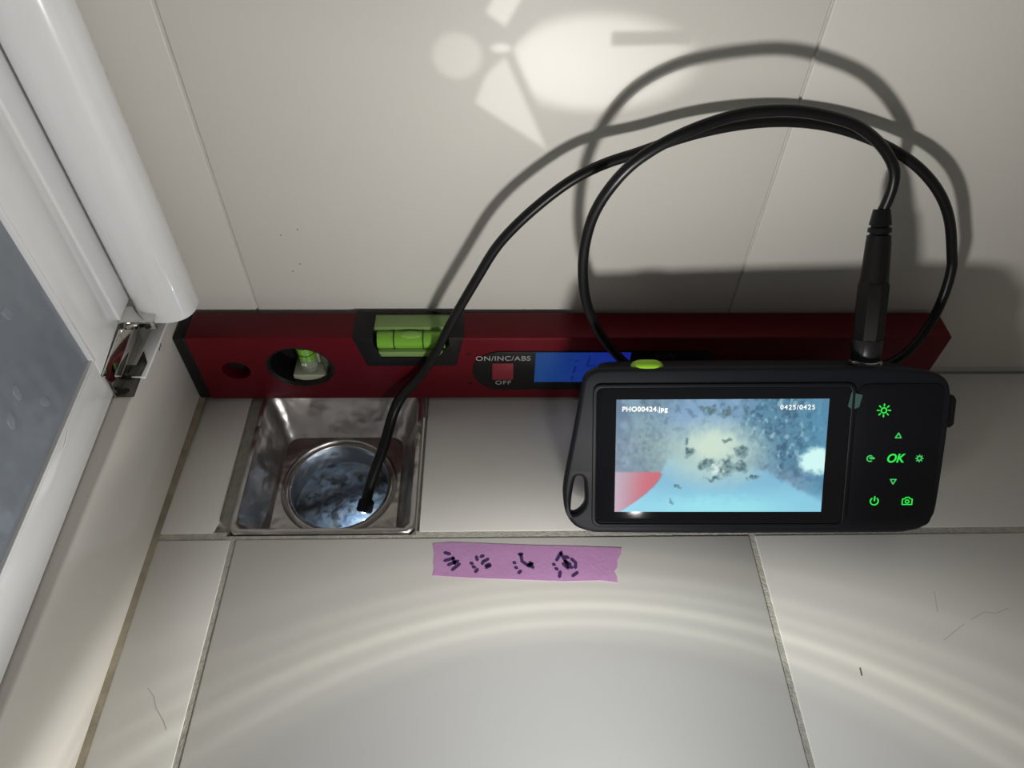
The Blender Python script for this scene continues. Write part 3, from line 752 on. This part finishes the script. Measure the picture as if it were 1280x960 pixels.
# covers, buttons, cable socket
curve_plate('port_cover', mm([(117, 33), (123.6, 32.4), (125.2, 30), (125.2, 16.5), (123.4, 14.6), (117, 14.2)]), [], -0.0200, -0.0030, 0.0012, M_BLACK, dev, 2)
obj('film_tab', prism(mm([(66.3, 27.5), (67.6, 35.2), (73.6, 33.8), (72.2, 27.2), (69, 25.8)]), 0.0002, 0.0004, 2), M_FILM, dev, False)
b2 = bmesh.new(); bmesh.ops.create_uvsphere(b2, u_segments=32, v_segments=16, radius=1)
for v in b2.verts:
    v.co.x = math.copysign(abs(v.co.x) ** 0.6, v.co.x)
bmesh.ops.scale(b2, vec=(0.0089, 0.0042, 0.0058), verts=b2.verts); bmesh.ops.translate(b2, vec=(-0.0395, 0.0480, -0.0075), verts=b2.verts)
obj('shutter_button', b2, M_LIME, dev)
px, pn = 0.0806, -0.0155
sock = lathe([(0.0, 0), (0.0088, 0), (0.0088, 0.0012), (0.0080, 0.0018), (0.0, 0.0018)], 36, Matrix.Translation((px, 0.0482, pn)) @ Matrix.Rotation(math.radians(-90), 4, 'X'))
obj('cable_socket', sock, M_CHROME, dev)
# folding stand behind, from the back shell down to the floor
A_ = DM @ Vector((0.0, 0.012, -0.0325)); F_ = Vector((A_.x, -0.0515, 0.0008))
b2 = tube([A_, A_ * 0.5 + F_ * 0.5, F_], 0.0030, 10)
bmesh.ops.transform(b2, matrix=DM.inverted(), verts=b2.verts)
obj('folding_stand', b2, M_BLACK, dev)

# ------------------------------------------------------------------ endoscope cable
cable = empty('endoscope_cable', (0, 0, 0))
tag(cable, 'black endoscope cable looping against the wall down into the steel drain', 'cable')
base = DM @ Vector((px, 0.0500, pn)); Vd = Vector((-0.002, 0.0443, 0.0656)).normalized()
q = Vd.to_track_quat('Z', 'Y').to_matrix().to_4x4(); PM = Matrix.Translation(base) @ q
nut = lathe([(0, 0), (0.0073, 0), (0.0077, 0.0006), (0.0077, 0.0105), (0.0073, 0.0115), (0, 0.0115)], 48, None)
for v in nut.verts:
    if 0.0073 < math.hypot(v.co.x, v.co.y):
        k = 1 + (0.025 if round(math.atan2(v.co.y, v.co.x) / (2 * math.pi) * 48) % 2 else -0.01); v.co.x *= k; v.co.y *= k
bmesh.ops.transform(nut, matrix=PM, verts=nut.verts)
obj('coupling_nut', nut, mat('dark_metal_nut', (0.03, 0.03, 0.032, 1), 0.4, 0.5), cable)
hexg = lathe([(0, 0.0115), (0.0074, 0.0115), (0.0080, 0.0135), (0.0080, 0.0405), (0.0074, 0.0425), (0, 0.0425)], 8, PM)
obj('plug_sleeve', hexg, M_BLACK, cable)
obj('plug_body', lathe([(0, 0.0425), (0.0072, 0.0425), (0.0070, 0.0440), (0.0062, 0.0640), (0, 0.0640)], 10, PM), M_BLACK, cable)
obj('strain_relief', lathe([(0, 0.064), (0.0060, 0.064), (0.0060, 0.0668), (0.0048, 0.0670), (0.0048, 0.0682), (0.0059, 0.0684), (0.0058, 0.0706), (0.0046, 0.0708), (0.0046, 0.0720),
                            (0.0056, 0.0722), (0.0052, 0.0745), (0.0042, 0.0800), (0.0, 0.0800)], 28, PM), M_CABLE, cable)
top = PM @ Vector((0, 0, 0.078)); top2 = PM @ Vector((0, 0, 0.086))
pts = [top, (.2032, -.0262, .1640), (.2015, -.0240, .1745), (.195, -.023, .183), (.185, -.024, .192), (.171, -.026, .201), (.157, -.028, .206), (.140, -.030, .210), (.125, -.032, .211),
       (.111, -.033, .2095), (.096, -.036, .206), (.082, -.039, .201), (.068, -.041, .192), (.059, -.0415, .181), (.051, -.041, .164), (.048, -.040, .1442),
       (.0483, -.040, .1229), (.0527, -.040, .0996), (.0616, -.041, .0785), (.0728, -.042, .0626), (.0823, -.043, .0516), (.098, -.0415, .040), (.125, -.0395, .029),
       (.160, -.0385, .024), (.195, -.039, .029), (.222, -.042, .041), (.239, -.0445, .053), (.2481, -.044, .0621), (.2584, -.036, .0764), (.2618, -.029, .0956), (.2605, -.024, .1123),
       (.258, -.022, .119), (.2480, -.020, .140), (.2355, -.0185, .157), (.2205, -.0155, .170), (.205, -.0125, .1785), (.186, -.0105, .186), (.165, -.0095, .1915), (.140, -.0105, .1940), (.115, -.0125, .1920), (.092, -.0150, .1870),
       (.073, -.017, .180), (.058, -.019, .176), (.042, -.022, .169), (.027, -.024, .157), (.013, -.026, .143), (.002, -.0265, .128), (-.006, -.0275, .112),
       (-.0159, -.0287, .092), (-.026, -.0302, .0709), (-.0343, -.0308, .0506), (-.0428, -.0315, .0343), (-.0518, -.0335, .0219), (-.0595, -.0365, .0135), (-.0651, -.0435, .0032),
       (-.0696, -.058, -.007), (-.0749, -.071, -.0152), (-.0790, -.0815, -.0215), (-.0808, -.0900, -.0272)]
path = relax(smooth_path(pts, 6), 8)
n = len(path)
rad = []
for p in path:
    rad.append(0.00275 if p.z > 0.052 or p.x > 0 else 0.00275 + 0.0007 * sstep(0.052, 0.012, p.z))
obj('sheath', tube(path, rad, 16), M_CABLE, cable)
e1, e0 = path[-1], path[-10]
td = (e1 - e0).normalized(); TM = Matrix.Translation(e1 - td * 0.003) @ td.to_track_quat('Z', 'Y').to_matrix().to_4x4()
obj('camera_head', lathe([(0, 0), (0.0036, 0), (0.0050, 0.0015), (0.0051, 0.0075), (0.0047, 0.0085), (0.0025, 0.0095), (0, 0.0095)], 24, TM), M_BLACK, cable)
# the head's own small white lights
sd = bpy.data.lights.new('camera_head_light', 'POINT'); sd.energy = 0.019; sd.color = (0.62, 0.80, 1.0); sd.shadow_soft_size = 0.0012
so = bpy.data.objects.new('camera_head_light', sd); so.location = TM @ Vector((0, 0, 0.0118)); C.objects.link(so)

# ------------------------------------------------------------------ lilac tape with handwriting
T0 = Vector((0.0190, -0.1460))
tape = empty('masking_tape', (T0.x, T0.y, 0.0))
tag(tape, 'strip of lilac masking tape with black handwriting stuck on the floor tile', 'tape')
tp = [(-34.4, -133.8), (-23.9, -133.0), (-3.8, -134.1), (20.3, -135.4), (42.5, -136.1), (74.1, -137.6), (73.2, -141.5), (70.7, -145.3), (70.2, -149.6), (67.9, -152.4),
      (69.3, -155.9), (69.2, -158.8), (60.5, -157.4), (40.0, -157.7), (15.7, -156.5), (-13.5, -155.0), (-33.4, -153.4), (-32.7, -150.1), (-33.3, -145.8), (-33.0, -140.4)]
loc = lambda p: (p[0] / 1000 - T0.x, p[1] / 1000 - T0.y)
obj('tape_strip', prism([loc(p) for p in tp][::-1], 0.00005, 0.00035, 2), M_TAPE, tape, False)
strokes = [[(-27.2, -139.6), (-24.4, -140.5)], [(-27.0, -144.6), (-22.4, -143.3)], [(-24.9, -147.2), (-21.0, -145.4)], [(-22.4, -142.7), (-21.3, -146.5)], [(-22.6, -150.2), (-18.7, -146.8)], [(-21.3, -145.9), (-19.6, -144.9)], [(-9.2, -142.3), (-8.7, -144.4)], [(-6.7, -142.4), (-5.3, -141.8)], [(-4.3, -145.0), (-2.6, -143.8)], [(-5.9, -146.8), (-5.2, -145.0)], [(-12.4, -146.2), (-11.4, -146.6)], [(-11.1, -148.4), (-10.1, -148.8)], [(-9.6, -151.6), (-8.5, -150.1)], [(-3.6, -149.1), (-1.3, -147.9)], [(-3.9, -148.0), (-1.8, -147.0)], [(15.0, -141.1), (16.8, -140.9)], [(16.1, -141.5), (16.6, -145.5), (19.9, -148.1), (21.1, -148.7)], [(21.0, -146.2), (22.6, -149.4)], [(19.9, -147.9), (22.4, -146.9)], [(11.9, -146.1), (12.6, -146.5)], [(12.8, -149.1), (13.5, -149.5)], [(14.5, -152.5), (15.7, -151.4)], [(39.2, -140.0), (37.2, -143.3), (36.2, -145.0)], [(38.9, -140.9), (40.9, -145.0), (42.6, -149.0), (44.7, -149.6)], [(39.7, -147.1), (42.3, -150.0)], [(40.8, -145.5), (43.8, -147.7)], [(41.5, -142.8), (42.9, -143.6)], [(44.7, -144.3), (46.9, -146.7), (46.5, -149.7)], [(34.1, -147.4), (34.9, -147.8)], [(35.4, -150.0), (36.3, -150.6)], [(37.8, -152.1), (37.2, -155.1)], [(44.6, -154.6), (47.4, -152.6)]]
groups = (range(0, 6), range(6, 15), range(15, 22), range(22, 32))
for gi in groups:
    bmx = bmesh.new()
    for i in gi: ribbon([loc(p) for p in strokes[i]], 0.0020, 0.00034, 0.00042, bmx)
    obj('handwritten_character', bmx, M_INK, tape, False)
